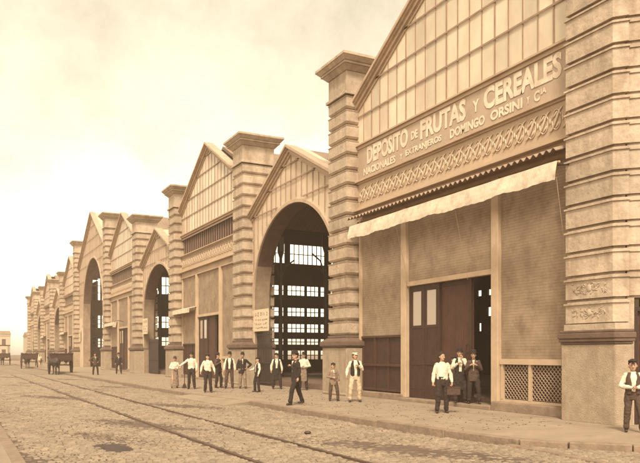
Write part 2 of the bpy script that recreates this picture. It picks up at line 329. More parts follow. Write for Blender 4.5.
# corner pier: its outer edge is cut off diagonally where the building turns the corner
def corner_pier():
    root = empty('pier', (0,0,0), parent=MK)
    def poly(o, cut, x1=16.0):      # o = how far proud of the shaft; diagonal 45 degree face
        return [(XS-o, 13.10+o),(XS-o, 11.72-cut),(XS-o+.0+2.6, 11.72-cut-2.6),(XS+2.9,11.72),(XS+1.75,13.10+o)]
    p = MB(); p.zprism([(XP,13.16),(XP,11.50),(XP+.26,11.24),(XP+.62,11.60),(XP+1.4,12.2),(XP+1.4,13.16)],-.02,1.9); mk(p,'plinth',PLINTH,root,bevel=.03)
    b = MB()
    for z0,z1,o in ((1.901,1.96,.02),(1.961,2.04,.06),(2.041,2.18,.085),(2.181,2.25,.04)):
        b.zprism([(XP-o,13.16+o*.6),(XP-o,11.5-o*.4),(XP+.26+o*.2,11.24-o*1.2),(XP+.62,11.60),(XP+1.4,12.2),(XP+1.4,13.16+o*.6)],z0,z1)
    mk(b,'base_moulding',MOULD,root,bevel=.02); b = MB(); b.zprism([(XP+.06,13.12),(XP+.06,11.56),(XP+.28,11.34),(XP+.62,11.70),(XP+1.4,12.2),(XP+1.4,13.12)],2.2501,2.4); mk(b,'base_course',STONE,root)
    s = MB(); z = 2.4
    def chz(o,z0,z1):   # front block and its short diagonal return
        s.zprism([(XS-o,13.10+o),(XS-o,11.72-o*.4),(XS+.20-o*.2,11.50-o*1.2),(XS+.5,11.8),(XS+1.75,12.4),(XS+1.75,13.10+o)],z0,z1)
    while z < 13.3:
        t = z+.6; chz(-.05,z,z+.030); chz(.05,z+.0302,t-.115); chz(.085,t-.1148,t-.07); chz(.02,t-.0698,t-.035); chz(-.05,t-.0348,t)
        z = t
    mk(s,'shaft',STONE,root)
    # carved relief panels on the lower blocks
    for k in range(2):
        cb = MB(); z0 = 2.4+k*.6
        for q in range(46):
            yy = random.uniform(11.92,12.90); zz = random.uniform(z0+.17,z0+.40); a = random.uniform(0,6.28); pts = []
            for t in range(5):
                pts.append((XS-.054,min(12.94,max(11.88,yy)),min(z0+.41,max(z0+.14,zz)))); yy += .035*math.cos(a); zz += .035*math.sin(a); a += random.uniform(-.9,.9)
            cb.tube(pts,[.004,.010,.013,.010,.004],5)
        cb.ell((XS-.05,12.40,z0+.28),(.026,.08,.09),10,7)
        mk(cb,'carved_relief',STONE,root,smooth=True)
    # diagonal wall of the corner, rusticated above, with a door below
    d = Vector((.7071,-.7071)); n_ = Vector((-.7071,-.7071)); A = Vector((XS+.20,11.50))
    def dq(t0,t1,o0,o1): return [tuple(A+d*t0+n_*o0),tuple(A+d*t1+n_*o0),tuple(A+d*t1+n_*o1),tuple(A+d*t0+n_*o1)][::-1]
    wl = MB(); wl.zprism(dq(-.02,.16,-.08,-.6),0,3.0); wl.zprism(dq(1.6,3.2,-.05,-.6),0,3.0)
    z = 3.0
    while z < 13.4:
        wl.zprism(dq(0,3.2,-.10,-.7),z,z+.05); wl.zprism(dq(.02,3.2,-.04,-.7),z+.0502,z+.48); wl.zprism(dq(.02,3.2,-.01,-.7),z+.4802,z+.53); wl.zprism(dq(0,3.2,-.08,-.7),z+.5302,z+.6); z += .6
    mk(wl,'diagonal_wall',STONE)
    dr = MB(); dr.zprism(dq(.161,.24,-.12,-.5),0,2.78); dr.zprism(dq(.2401,1.6,-.12,-.5),2.68,2.78)
    fr = mk(dr,'corner_door',WOOD); leaf = MB(); leaf.zprism(dq(.2402,1.6,-.22,-.27),0.02,2.679)
    for t0 in (.3,.85):
        for z0,z1 in ((.2,.9),(1.0,1.9),(2.0,2.55)): leaf.zprism(dq(t0,t0+.45,-.20,-.219),z0,z1)
    mk(leaf,'door_leaf',WOODR,fr)
corner_pier()

def gable_z(y, yc, half, base, apex): return base+(apex-base)*(1-abs(y-yc)/half)
def raking(yc, half, base, apex, root):
    m_ = MB()
    for s in (-1,1):
        y0 = yc+s*half; sl = (apex-base)/half
        for (dz0,dz1,xa) in ((-.40,-.27,XW-.08),(-.269,-.12,XW-.17),(-.119,-.05,XW-.26),(-.049,.08,XW-.34)):
            m_.prism([(y0,base+dz0),(yc,apex+dz0),(yc,apex+dz1),(y0,base+dz1)][::s],xa,XW+.25)
    return mk(m_,'raking_cornice',RAKE,root)
def glazing(yc, half, zb, base, apex, root, rows, xoff=0, bottom=None, sp=.585):
    g = MB(); b = MB(); x0 = XW-.03; k = int(half/sp)
    ys = [yc+sp*j for j in range(-k,k+1)]
    for j,y_ in enumerate(ys):
        zt = gable_z(y_,yc,half,base,apex)-.35; zl = bottom(y_) if bottom else zb
        if zt > zl+.08:
            wd = .022 if (j-k)%4 == 0 else .010; b.box(x0-.03,x0,y_-wd,y_+wd,zl,zt)
    for z in rows:
        # cut the bar where it meets the rake, or the arch
        hw = half if z < base else half*(1-(z-base+.1)/(apex-base))
        if hw <= .2: continue
        if bottom:
            n = 60; run = None
            for q in range(n+1):
                y_ = yc-hw+2*hw*q/n
                if bottom(y_) < z-.03 and run is None: run = y_
                if (bottom(y_) >= z-.03 or q == n) and run is not None: b.box(x0-.05,x0-.0305,run,y_,z-.03,z+.03); run = None
        else: b.box(x0-.05,x0-.0305,yc-hw,yc+hw,z-.03,z+.03)
    return b
def relief_run(m_, y0, y1, z0, z1, x):
    # scroll and leaf ornament, one unit repeated along the frieze
    n = max(1,round((y1-y0)/.46)); u = (y1-y0)/n; h = z1-z0
    for i in range(n):
        yc = y0+(i+.5)*u; zc = (z0+z1)/2
        m_.tube([(x-.012, yc+u*.34*math.cos(t), zc+h*.40*math.sin(t)) for t in [2*math.pi*q/14 for q in range(15)]], .017, 5)
        m_.tube([(x-.020, yc-u*.5+u*q/8, zc+h*.42*math.cos(math.pi*q/8)) for q in range(9)], [.014,.022,.03,.036,.038,.036,.03,.022,.014], 5)
        m_.ell((x-.012,yc-u*.10,zc-h*.22),(.022,.04,h*.16),7,5,Matrix.Rotation(.8,3,'X')); m_.ell((x-.012,yc+u*.10,zc+h*.22),(.022,.04,h*.16),7,5,Matrix.Rotation(.8,3,'X'))
        m_.ell((x-.012,yc+u*.5,zc),(.022,.035,h*.12),7,5)
TXT = []
def word(txt, y0, y1, z0, z1, x, parent):
    cu = bpy.data.curves.new('lettering','FONT'); cu.body = txt; cu.extrude = .002; cu.offset = .042; cu.resolution_u = 3
    o = bpy.data.objects.new('lettering', cu); S.collection.objects.link(o)
    bpy.context.view_layer.update(); dg = bpy.context.evaluated_depsgraph_get()
    me = bpy.data.meshes.new_from_object(o.evaluated_get(dg)); S.collection.objects.unlink(o); bpy.data.objects.remove(o)
    xs = [v.co.x for v in me.vertices]; zs = [v.co.y for v in me.vertices]; ax,bx,az,bz = min(xs),max(xs),min(zs),max(zs)
    for v in me.vertices:
        yy = y0+(v.co.x-ax)/(bx-ax)*(y1-y0); zz = z0+(v.co.y-az)/(bz-az)*(z1-z0); v.co = (x-v.co.z-.012-IV.x, yy-IV.y, zz-IV.z)
    me.materials.clear(); me.materials.append(LETTER); ob = bpy.data.objects.new('lettering', me); S.collection.objects.link(ob); ob.parent = parent; return ob

BASEW, APEXW = 11.45, 14.95
def wide_bay(k, sign=False, depth=True):
    a, b = PIERS[k]+.70, PIERS[k+1]-.70
    if k == 0: a = 13.10
    yc = (PIERS[k]+PIERS[k+1])/2; half = (PIERS[k+1]-PIERS[k])/2-.3
    # --- gable
    g = MB(); g.prism([(a-.1,9.85),(b+.1,9.85),(b+.1,gable_z(b+.1,yc,half,BASEW,APEXW)),(yc,APEXW),(a-.1,gable_z(a-.1,yc,half,BASEW,APEXW))],XW-.03,XW+.12)
    gb = mk(g,'gable',GLAZ)
    br = glazing(yc,half,9.9,BASEW,APEXW,gb,(11.08,12.2,13.3,14.3))
    br.v = [v for v in br.v]; mk(br,'glazing_bars',BARS,gb)
    raking(yc,half,BASEW,APEXW,gb)
    # --- band below the gable: signboard on the first bay, louvres on the others
    if sign:
        s = MB(); s.box(XW-.06,XW+.1,a,b,8.52,9.78); sg = mk(s,'signboard',SIGN)
        words = [('DEPOSITO',23.75,20.95,9.06,9.74),('DE',20.75,20.35,9.2,9.5),('FRUTAS',20.2,17.75,9.06,9.74),('Y',17.42,17.12,9.15,9.52),('CEREALES',16.9,13.78,9.06,9.74),
                 ('NACIONALES',24.0,21.75,8.66,8.94),('Y',21.45,21.3,8.68,8.88),('EXTRANJEROS',21.1,19.0,8.66,8.94),('DOMINGO',18.55,16.85,8.66,8.96),('ORSINI',16.6,15.25,8.66,8.96),('Y',15.08,14.97,8.7,8.9),('C',14.8,14.58,8.66,8.96),('IA',14.54,14.33,8.8,8.96)]
        for t,y0,y1,z0,z1 in words: word(t,y0,y1,z0,z1,XW-.062,sg)
    else:
        s = MB(); s.box(XW+.1,XW+.14,a,b,8.3,9.8); lv = mk(s,'louvre_band',WOOD)
        s = MB(); y_ = a+.15
        while y_ < b: s.box(XW+.07,XW+.098,y_-.016,y_+.016,8.3,9.7); y_ += .42
        for z in (8.34,9.66): s.box(XW-.06,XW-.0501,a,b,z-.05,z+.05)
        mk(s,'louvre_slats',BARS,lv)
    # --- entablature with ornamented frieze
    f = MB(); f.box(XW-.10,XW+.13,a,b,9.7801,9.90); f.box(XW-.18,XW+.13,a,b,9.9001,9.96)
    f.box(XW-.10,XW+.13,a,b,8.40,8.46); f.box(XW-.20,XW+.13,a,b,8.4601,8.52) ; f.box(XW-.04,XW+.13,a,b,7.50,8.3999)
    f.box(XW-.09,XW+.13,a,b,7.42,7.4999); f.box(XW-.20,XW+.13,a,b,7.36,7.4199); f.box(XW-.28,XW+.13,a,b,7.30,7.3599)
    f.box(XW-.05,XW+.13,a,b,6.98,7.2999); f.box(XW-.12,XW+.13,a,b,6.9,6.9799)
    fz = mk(f,'frieze',TRIM); r = MB(); relief_run(r,a+.2,b-.2,7.62,8.30,XW-.045); mk(r,'frieze_ornament',RELIEF,fz,smooth=True)
    # --- shop front
    p1, p2 = yc-2.3, yc+2.35
    if sign: p1, p2 = 16.36, 21.17
    for y_ in (p1,p2): mk(MB().box(XW-.14,XW+.10,y_-.15,y_+.15,.12,6.8999),'post',POST,bevel=.015)
    mk(MB().box(XW-.10,XW+.10,b-.28,b-.18,.27,6.8999),'post',POST)
    mk(MB().box(XW-.3,XW+.6,a,p1-.02,-.02,.27),'stone_step',KERB,bevel=.03); mk(MB().box(XW-.34,XW+.6,p1-.019,p2-.001,-.02,.12),'door_sill',KERB,bevel=.03); mk(MB().box(XW-.2,XW+.6,p2,b,-.02,.22),'stone_step',KERB,bevel=.03)
    mk(MB().box(XW,XW+.06,a,p1-.17,1.52,6.8999),'shutter',SHUT); mk(MB().box(XW,XW+.06,p2+.17,b-.28,2.36,6.8999),'shutter',SHUT); mk(MB().box(XW,XW+.06,p1+.17,p2-.17,4.22,6.8999),'shutter',SHUT)
    mk(MB().box(XW-.08,XW+.08,p1+.17,p2-.17,4.06,4.2199),'lintel',POST,bevel=.01)
    # grilles right
    gr = MB(); gr.box(XW-.08,XW+.05,a,p1-.17,1.36,1.5199); gr.box(XW-.04,XW+.05,a,p1-.17,.2701,.34); ym = (a+p1-.17)/2+.35
    for y_ in (a+.1,ym,p1-.23): gr.box(XW-.05,XW+.03,y_-.05,y_+.05,.3401,1.3599)
    go = mk(gr,'grille_frame',POST); mk(MB().box(XW+.04,XW+.06,a,p1-.17,.35,1.35),'grille_backing',WOOD,go)
    if k <= 3:
        lt = MB(); n = 26; yy0, yy1 = a+.15, p1-.3
        W_, H_ = yy1-yy0, .98
        for s in (1,-1):
            c = -H_
            while c < W_:
                u0, u1 = max(0,c), min(W_,c+H_)
                if u1 > u0:
                    z0, z1 = (u0-c), (u1-c)
                    if s < 0: z0, z1 = H_-z0, H_-z1
                    lt.tube([(XW+.01+.006*s,yy0+u0,.36+z0),(XW+.01+.006*s,yy0+u1,.36+z1)],.009,4)
                c += .13
        mk(lt,'wire_lattice',TRIM,go)
    # left: low windows over panelling
    lw = MB(); q0, q1 = p2+.17, b-.28
    lw.box(XW-.05,XW+.05,q0,q1,2.28,2.3599); lw.box(XW-.05,XW+.05,q0,q1,1.2,1.30); lw.box(XW-.03,XW+.05,q0,q1,.2701,.36)
    n = 3
    for j in range(n+1):
        y_ = q0+.04+(q1-q0-.08)*j/n; lw.box(XW-.04,XW+.04,y_-.035,y_+.035,1.3001,2.2799); lw.box(XW-.03,XW+.04,y_-.03,y_+.03,.3601,1.1999)
    lo = mk(lw,'window',WOODR); mk(MB().box(XW+.02,XW+.035,q0,q1,1.301,2.279),'window_pane',WOOD,lo); mk(MB().box(XW+.02,XW+.035,q0,q1,.361,1.199),'panel',WOOD,lo)
    # door: glazed pair, sliding plank leaf, open doorway
    d0, d1 = p2-.17, p1+.17
    e = d1+1.10; g0 = d0-1.75
    dd = MB(); zt = 4.0599
    dd.box(XW+.02,XW+.10,d0-.10,d0,.1301,zt); dd.box(XW+.02,XW+.10,g0,g0+.08,.1301,zt); dd.box(XW+.02,XW+.10,d0-.92,d0-.80,.1301,zt)
    for z0,z1 in ((3.85,zt),(2.56,2.66),(1.28,1.42),(.1301,.42)):
        dd.box(XW+.03,XW+.09,g0+.0801,d0-.9201,z0,z1); dd.box(XW+.03,XW+.09,d0-.7999,d0-.1001,z0,z1)
    do = mk(dd,'door',WOOD)
    for (u0,u1) in ((g0+.2,d0-1.03),(d0-.70,d0-.2)):
        mk(MB().box(XW+.045,XW+.055,u0,u1,2.661,3.849),'glass_pane',GLASS,do); mk(MB().box(XW+.045,XW+.06,u0,u1,1.421,2.559),'lower_pane',WOODR if 0 else WOOD,do); mk(MB().box(XW+.045,XW+.075,u0,u1,.421,1.279),'door_panel',WOOD,do)
        st = MB()
        for v0,v1 in ((g0+.0802,g0+.1999),(d0-1.0299,d0-.9201),(d0-.7999,d0-.7001),(d0-.1999,d0-.1001)): st.box(XW+.035,XW+.085,v0,v1,.43,3.84)
    mk(st,'door_stile',WOOD,do)
    s2 = mk(MB().box(XW+.11,XW+.16,e,g0-.001,.14,zt),'sliding_door',WOODR); mk(MB().box(XW+.06,XW+.1099,e+.02,e+.14,.14,zt).box(XW+.09,XW+.1099,e+.1401,g0-.01,3.9,zt),'door_edge_board',WOOD,s2)
    mk(MB().tube([(XW+.1,e+.25,1.7),(XW+.05,e+.25,1.72),(XW+.05,e+.25,1.95),(XW+.1,e+.25,1.97)],.015),'handle',IRON,s2)
    if not sign and k != 2: pass
    return a,b,yc,p1,p2
wide_bay(0, sign=True)
for k in (2,4,6,8,10): wide_bay(k)
# corrugated canopy and long awning of the first bay
cp = MB(); n = 440; y0, y1 = 13.35, 24.15; N = len(cp.v)
for i in range(n+1):
    y_ = y0+(y1-y0)*i/n; dz = .045*math.sin(2*math.pi*y_/.235)
    cp.v += [(XW-.05,y_,7.14+dz),(13.72,y_,6.93+dz),(13.72,y_,6.915+dz),(XW-.05,y_,7.125+dz)]
for i in range(n):
    for j in range(4): cp.f.append((i*4+j,i*4+(j+1)%4,i*4+4+(j+1)%4,i*4+4+j))
mk(cp,'corrugated_canopy',CORR)
aw = MB(); n = 120; rows = []
y0, y1 = 13.02, 23.45
for i in range(n+1):
    t = i/n; y_ = y0+(y1-y0)*t; sag = .016*math.sin(t*math.pi*4.2)+.02*math.sin(t*41); w_ = .015*math.sin(t*60)+.02*math.sin(t*23)
    jag = .007*math.sin(t*n*math.pi/1.0*.5)
    rows.append([(13.42,y_,6.50+sag*.2),(13.40+w_*.25,y_,6.38+sag*.25),(13.375+w_*.5,y_,6.26+sag*.4),(13.355+w_*.8,y_,6.14+sag*.7),(13.345+w_,y_,6.01+sag+jag)])
for r_ in rows: aw.v += r_
aw.f = [(i*5+j,i*5+j+1,i*5+6+j,i*5+5+j) for i in range(n) for j in range(4)]
ao = mk(aw,'awning',CANVAS); mk(MB().tube([(13.45,y0-.05,6.47),(13.45,y1+.05,6.47)],.03,8),'awning_pole',POST,ao); ao.modifiers.new('thick','SOLIDIFY').thickness = .006; pass
for y_ in (13.05,17.1,20.3,23.35):
    mk(MB().tube([(13.44,y_,6.4),(XW-.02,y_,6.55)],.02),'awning_arm',IRON,ao)
    mk(MB().tube([(13.42,y_,6.1),(XW-.08,y_+.55,4.0)],.007,4),'awning_cord',POST,ao)
# small shop awnings on farther bays
for k, dy in ((2,1),(4,1),(6,1),(8,1)):
    yc = (PIERS[k]+PIERS[k+1])/2; ya = yc+2.2; yb = PIERS[k+1]-.5
    m_ = MB(); m_.add([(XW-.1,ya,4.82),(XW-.1,yb,4.82),(13.80,yb,4.66),(13.80,ya,4.66),(13.78,yb,4.38),(13.78,ya,4.38)],[(0,1,2,3),(3,2,4,5)])
    o = mk(m_,'awning',CANVAS); o.modifiers.new('thick','SOLIDIFY').thickness = .03

# --- arch bays
def arch_bay(k, base, apex, ah, az, rz, rows):
    a, b = PIERS[k]+.70, PIERS[k+1]-.70; yc = (a+b)/2; half = (b-a)/2+.35
    def az_(y_):
        t = (y_-yc)/ah
        return -1 if abs(t) >= 1 else az+rz*math.sqrt(1-t*t)
    ys = [a-.1,yc-ah-.0001]+[yc-ah*math.cos(math.pi*q/48) for q in range(1,48)]+[yc+ah+.0001,b+.1]
    w_ = MB(); sf = MB(); jb = {-1: MB(), 1: MB()}; x0, x1 = XW, XW+.85
    for y_a,y_b in zip(ys,ys[1:]):
        za = max(az_(y_a),az if yc-ah-.001 <= y_a <= yc+ah+.001 and abs(y_a-yc) < ah+.001 else 0); zb_ = max(az_(y_b),az if abs(y_b-yc) < ah+.001 else 0)
        if y_a < yc-ah-.01: za = zb_ = 0
        if y_b > yc+ah+.01: za = zb_ = 0
        ta, tb = gable_z(y_a,yc,half,base,apex), gable_z(y_b,yc,half,base,apex)
        w_.add([(x0,y_a,za),(x0,y_b,zb_),(x0,y_b,tb),(x0,y_a,ta),(x1,y_a,za),(x1,y_b,zb_),(x1,y_b,tb),(x1,y_a,ta)],
               [(0,3,2,1),(4,5,6,7),(3,7,6,2)])
        if za > 0: (sf if (za+zb_)/2 > az+1.5 else jb[-1 if y_a < yc else 1]).add([(x0,y_a,za),(x0,y_b,zb_),(x1,y_b,zb_),(x1,y_a,za)],[(0,1,2,3)])  # upper curve gets the painted-in shade colour, lower curve the jamb colour
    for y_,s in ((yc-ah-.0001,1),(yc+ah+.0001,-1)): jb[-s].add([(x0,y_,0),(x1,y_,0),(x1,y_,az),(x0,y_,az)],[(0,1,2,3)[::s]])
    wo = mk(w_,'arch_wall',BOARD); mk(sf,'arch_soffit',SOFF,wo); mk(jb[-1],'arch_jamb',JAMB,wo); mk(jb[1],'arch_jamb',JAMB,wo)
    # trim round the opening, ending in a drop
    tr = MB(); pts = [(yc+ah*math.cos(t)*1.0, az+rz*math.sin(t)) for t in [math.pi*q/40 for q in range(41)]]
    for (ya,za),(yb,zb_) in zip(pts,pts[1:]):
        ra = Vector((ya-yc,za-az)).normalized()*.15; rb = Vector((yb-yc,zb_-az)).normalized()*.15
        A_ = [(ya,za),(yb,zb_),(yb+rb.x,zb_+rb.y),(ya+ra.x,za+ra.y)]
        tr.prism(A_[::-1],XW-.09,XW-.001)
    for s in (-1,1):
        tr.prism([(yc+s*ah,az-.9),(yc+s*(ah+.15),az-.6),(yc+s*(ah+.15),az),(yc+s*ah,az)][::-s],XW-.09,XW-.001); tr.ell((XW-.06,yc+s*(ah+.08),az-.95),(.09,.11,.2),8,6)
    mk(tr,'arch_trim',RAKE,wo)
    bot = lambda y_: (az+.25+(rz)*math.sqrt(max(0,1-((y_-yc)/(ah+.22))**2)) if abs(y_-yc) < ah+.22 else az)
    br = glazing(yc,half,az,base,apex,wo,rows,bottom=bot)
    mk(br,'glazing_bars',BARS,wo); raking(yc,half,base,apex,wo)
    return a,b,yc
arch_bay(1,8.95,11.6,4.62,4.75,4.1,(8.95,9.95,10.8))
arch_bay(3,8.95,11.5,4.75,4.7,4.0,(8.95,9.95,10.8))
arch_bay(5,12.3,18.0,6.6,6.1,6.6,(9.0,10.5,12.2,13.6,15.0,16.4))
arch_bay(7,8.95,11.5,4.75,4.7,4.0,(8.95,9.95,10.8))
arch_bay(9,8.95,11.5,4.75,4.7,4.0,(8.95,9.95,10.8))
# iron gates standing open in the first and second arch
def gate(y0, y1, h, x=XW+.35):
    g = MB(); n = max(3,int((y1-y0)/.13))
    for z in (.12,h*.42,h-.12): g.box(x-.03,x+.03,y0,y1,z,z+.07)
    for j in range(n+1): y_ = y0+(y1-y0)*j/n; g.tube([(x,y_,.03),(x,y_,h+.05),(x,y_,h+.2)],[.022,.022,.004],5)
    go = mk(g,'gate_leaf',IRON); mk(MB().box(x+.031,x+.045,y0,y1,.05,h*.45),'gate_panel',WOODR,go)
gate(33.5,35.4,2.75,XW+.12); gate(26.3,27.75,2.15); gate(57.0,60.0,2.7); gate(51.2,52.6,2.2)
# --- roofs
def roof(k, x1, base, apex, e=.35):
    yc = (PIERS[k]+PIERS[k+1])/2; half = (PIERS[k+1]-PIERS[k])/2
    m_ = MB(); m_.prism([(yc-half,base-.25),(yc,apex-.25),(yc+half,base-.25),(yc+half,base-.05),(yc,apex-.05),(yc-half,base-.05)][::-1],XW+.9,x1)
    mk(m_,'roof',ROOF)
    for s in (-1,1):     # thin boarded lining
        pass
XD, XN = 32.0, 21.5
roof(0,XD,BASEW,APEXW); roof(1,XD,8.95,11.6); roof(2,XD,BASEW,APEXW); roof(3,XN,8.95,11.5); roof(4,XN,BASEW,APEXW)
for k in (6,7,8,9,10): roof(k,XW+2.4,BASEW if k%2 == 0 else 8.95,APEXW if k%2 == 0 else 11.5)
for k in (0,2,4,6,8,10):   # back of the gables and of the frieze band, closing them to the roof
    yc = (PIERS[k]+PIERS[k+1])/2; half = (PIERS[k+1]-PIERS[k])/2-.3; a, b = PIERS[k]+.7, PIERS[k+1]-.7
    if k == 0: a = 13.1
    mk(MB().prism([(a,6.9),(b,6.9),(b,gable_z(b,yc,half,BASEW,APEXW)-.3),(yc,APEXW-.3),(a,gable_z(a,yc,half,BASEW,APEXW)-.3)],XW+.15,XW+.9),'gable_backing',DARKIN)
# --- interior: columns, beams, cross wall with window rows, back wall
mk(MB().box(XW+.6,XD,12.3,74.9,-.03,.262),'hall_floor',mat('hall_floor', (.14,.085,.06), var=.3, scale=2))
holes = []
def win(rects, x0, x1, z0, z1, nx): pass
for (x0,x1) in ((20.3,22.7),(23.1,26.2),(26.55,27.6),(28.0,30.5)): holes.append((x0,x1,8.6,10.1))
for z0,z1 in ((6.15,6.9),(4.55,5.2),(3.3,3.95),(2.35,2.8),(1.2,1.9)):
    for (x0,x1) in ((20.3,21.15),(21.35,22.6),(22.9,24.4),(24.55,25.6),(25.75,26.3),(26.5,27.6),(27.9,29.4)): holes.append((x0,x1,z0,z1))
cw = MB(); Y = 49.55
for (x0,x1,z0,z1) in holed(XW+.9,XD,.26,11.4,holes): cw.box(x0,x1,Y,Y+.2,z0,z1)
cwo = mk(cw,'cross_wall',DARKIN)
for (x0,x1,z0,z1) in holes:
    bz = MB(); n = max(1,round((x1-x0)/.38))
    for q in range(0,n+1): x_ = x0+(x1-x0)*q/n; bz.box(x_-.025,x_+.025,Y+.05,Y+.12,z0,z1)
    bz.box(x0-.02,x1+.02,Y+.06,Y+.11,(z0+z1)/2-.03,(z0+z1)/2+.03); bz.box(x0-.02,x1+.02,Y+.06,Y+.11,z0-.02,z0+.02)
    mk(bz,'window_bars',IRON,cwo)
holes = [(y_+random.uniform(0,.3),y_+.3+random.uniform(.2,.5),z0,z1) for y_ in (27,28.4,29.6,31,32.2,33.2,34.4,35.4,36.6,37.7,39,40.2,41.5) for z0,z1 in ((3.2,3.75),(4.2,4.8),(5.6,6.0)) if (y_, z0) not in ((33.2,5.6),(34.4,3.2),(35.4,5.6),(37.7,4.2))]
bk = MB()
for (y0,y1,z0,z1) in holed(12.3,49.55,.26,11.1,holes): bk.box(XD,XD+.2,y0,y1,z0,z1)
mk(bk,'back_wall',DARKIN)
mk(MB().box(XW+1.8,XD,12.1,12.29,.0,11.1),'side_wall',STONE)
# second hall behind bays D, E
holes = [(x0,x0+.9,z0,z1) for x0 in (16.2,17.4,18.6,19.8) for z0,z1 in ((2.5,3.4),(4.4,5.6),(8.0,9.8))]
c2 = MB()
for (x0,x1,z0,z1) in holed(XW+.9,XN,.26,11.1,holes): c2.box(x0,x1,74.7,74.88,z0,z1)
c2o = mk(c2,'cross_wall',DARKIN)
for (x0,x1,z0,z1) in holes:
    q = MB(); q.box((x0+x1)/2-.03,(x0+x1)/2+.03,74.75,74.82,z0,z1); q.box(x0,x1,74.7502,74.8198,(z0+z1)/2-.04,(z0+z1)/2+.04); mk(q,'window_bars',IRON,c2o)
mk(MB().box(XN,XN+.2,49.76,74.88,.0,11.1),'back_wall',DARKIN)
holes = [(x0,x0+1.0,z0,z1) for x0 in (14.9,16.1,17.3) for z0,z1 in ((2.5,3.6),(5.0,6.6),(8.6,11.4))]
c3 = MB()
for (x0,x1,z0,z1) in holed(XW+.3,19,.0,14.5,holes): c3.box(x0,x1,94.9,95.1,z0,z1)
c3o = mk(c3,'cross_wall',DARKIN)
for (x0,x1,z0,z1) in holes:
    q = MB(); q.box((x0+x1)/2-.04,(x0+x1)/2+.04,94.95,95.02,z0,z1)
    for t in (.33,.67): q.box(x0,x1,94.9502,95.0198,z0+(z1-z0)*t-.04,z0+(z1-z0)*t+.04)
    mk(q,'window_bars',IRON,c3o)
# closed dark rooms behind the far shop fronts
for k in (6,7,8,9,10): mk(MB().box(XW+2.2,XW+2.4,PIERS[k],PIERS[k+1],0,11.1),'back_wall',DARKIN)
for (x_,y_) in ((20.5,36.6),(20.5,25.2),(26,36.6),(26,25.2),(17.6,43),(23.0,43),(28,43),(17.8,68),(16.9,85),(18.1,40.2),(19.5,36.9),(22.2,40.5)):
    c = MB(); c.tube([(x_,y_,.26),(x_,y_,.5),(x_,y_,.55),(x_,y_,7.6),(x_,y_,8.0),(x_,y_,8.9)],[.22,.22,.13,.10,.22,.22],8); c.tube([(x_-.9,y_,7.5),(x_-.35,y_,7.1),(x_-.05,y_,6.3)],.05,5); c.tube([(x_+.9,y_,7.5),(x_+.35,y_,7.1),(x_+.05,y_,6.3)],.05,5); mk(c,'iron_column',IRON)
for y_ in (25.2,36.6,43.0):
    b_ = MB(); b_.box(XW+1.3,XD,y_-.08,y_+.08,8.9 if y_ < 40 else 10.3,9.3 if y_ < 40 else 10.7); mk(b_,'roof_beam',IRON)
# lamp bracket over the doorway of the third shop front
lp = MB(); lp.tube([(XW-.05,68.2,4.7),(XW-.6,68.2,4.8),(XW-.9,68.2,4.65)],.03); lo = mk(lp,'lamp_bracket',IRON)
mk(MB().frust((XW-1.02,XW-.78,68.08,68.32,4.15),(XW-1.08,XW-.72,68.02,68.38,4.6)),'lamp_glass',CANVAS,lo)

# ------------------------------------------------------------------ posters on the arch jambs
def poster(x, y0, y1, z0, z1, lab, jamb=False):
    o = MB().box(x-.03,x,y0,y1,z0,z1).build('poster', PAPER); tag(o, lab, 'poster'); ink = MB(); h = z1-z0; w_ = y1-y0
    for row,(f0,f1,n) in enumerate(((.68,.88,9),(.48,.56,15),(.30,.37,15),(.10,.22,11))):
        for j in range(n):
            if random.random() < .12: continue
            ya = y0+w_*(.08+.84*j/n); ww = w_*.84/n*random.uniform(.35,.75); zt = z0+h*random.uniform(f1-.06,f1); zb_ = z0+h*random.uniform(f0,f0+.05)
            ink.box(x-.034,x-.0301,ya,ya+ww*.35,zb_,zt)
            if random.random() < .6: ink.box(x-.0341,x-.0302,ya+ww*.35,ya+ww,zt-.1*h*.5,zt)
            if random.random() < .5: ink.box(x-.0342,x-.0303,ya+ww*.35,ya+ww,zb_,zb_+.04*h)
    ink.build('printed_marks', INK, o)
poster(XW-.03,33.5,35.55,2.85,4.0,'large printed poster on the left jamb of the nearest arch, above the gate')
poster(XW-.10,58.6,60.3,3.3,4.6,'pale printed poster at the left side of the second arch')
poster(XW-.10,93.0,94.2,3.2,4.6,'far printed poster beside the tall middle arch')

# ------------------------------------------------------------------ organic shapes: people and horses
def cap_prim(p0, r0, p1, r1, n=12, m=4):
    p0, p1 = Vector(p0), Vector(p1); d = (p1-p0); 
    if d.length < 1e-5: d = Vector((0,0,1e-4))
    q = d.to_track_quat('Z','Y'); vs = []; fs = []; rings = []
    for i in range(1,m+1):
        a = -math.pi/2+math.pi/2*i/m; rings.append((p0, r0*math.cos(a), r0*math.sin(a)))
    for i in range(0,m):
        a = math.pi/2*i/m; rings.append((p1, r1*math.cos(a), r1*math.sin(a)))
    for c,r,h in rings:
        for j in range(n):
            t = 2*math.pi*j/n; vs.append(c+q@Vector((r*math.cos(t),r*math.sin(t),h)))
    k = len(vs); vs += [p0+q@Vector((0,0,-r0)), p1+q@Vector((0,0,r1))]; M = len(rings)
    for i in range(M-1):
        for j in range(n): fs.append((i*n+j,i*n+(j+1)%n,(i+1)*n+(j+1)%n,(i+1)*n+j))
    for j in range(n): fs.append((k,(j+1)%n,j)); fs.append((k+1,(M-1)*n+j,(M-1)*n+(j+1)%n))
    return vs, fs
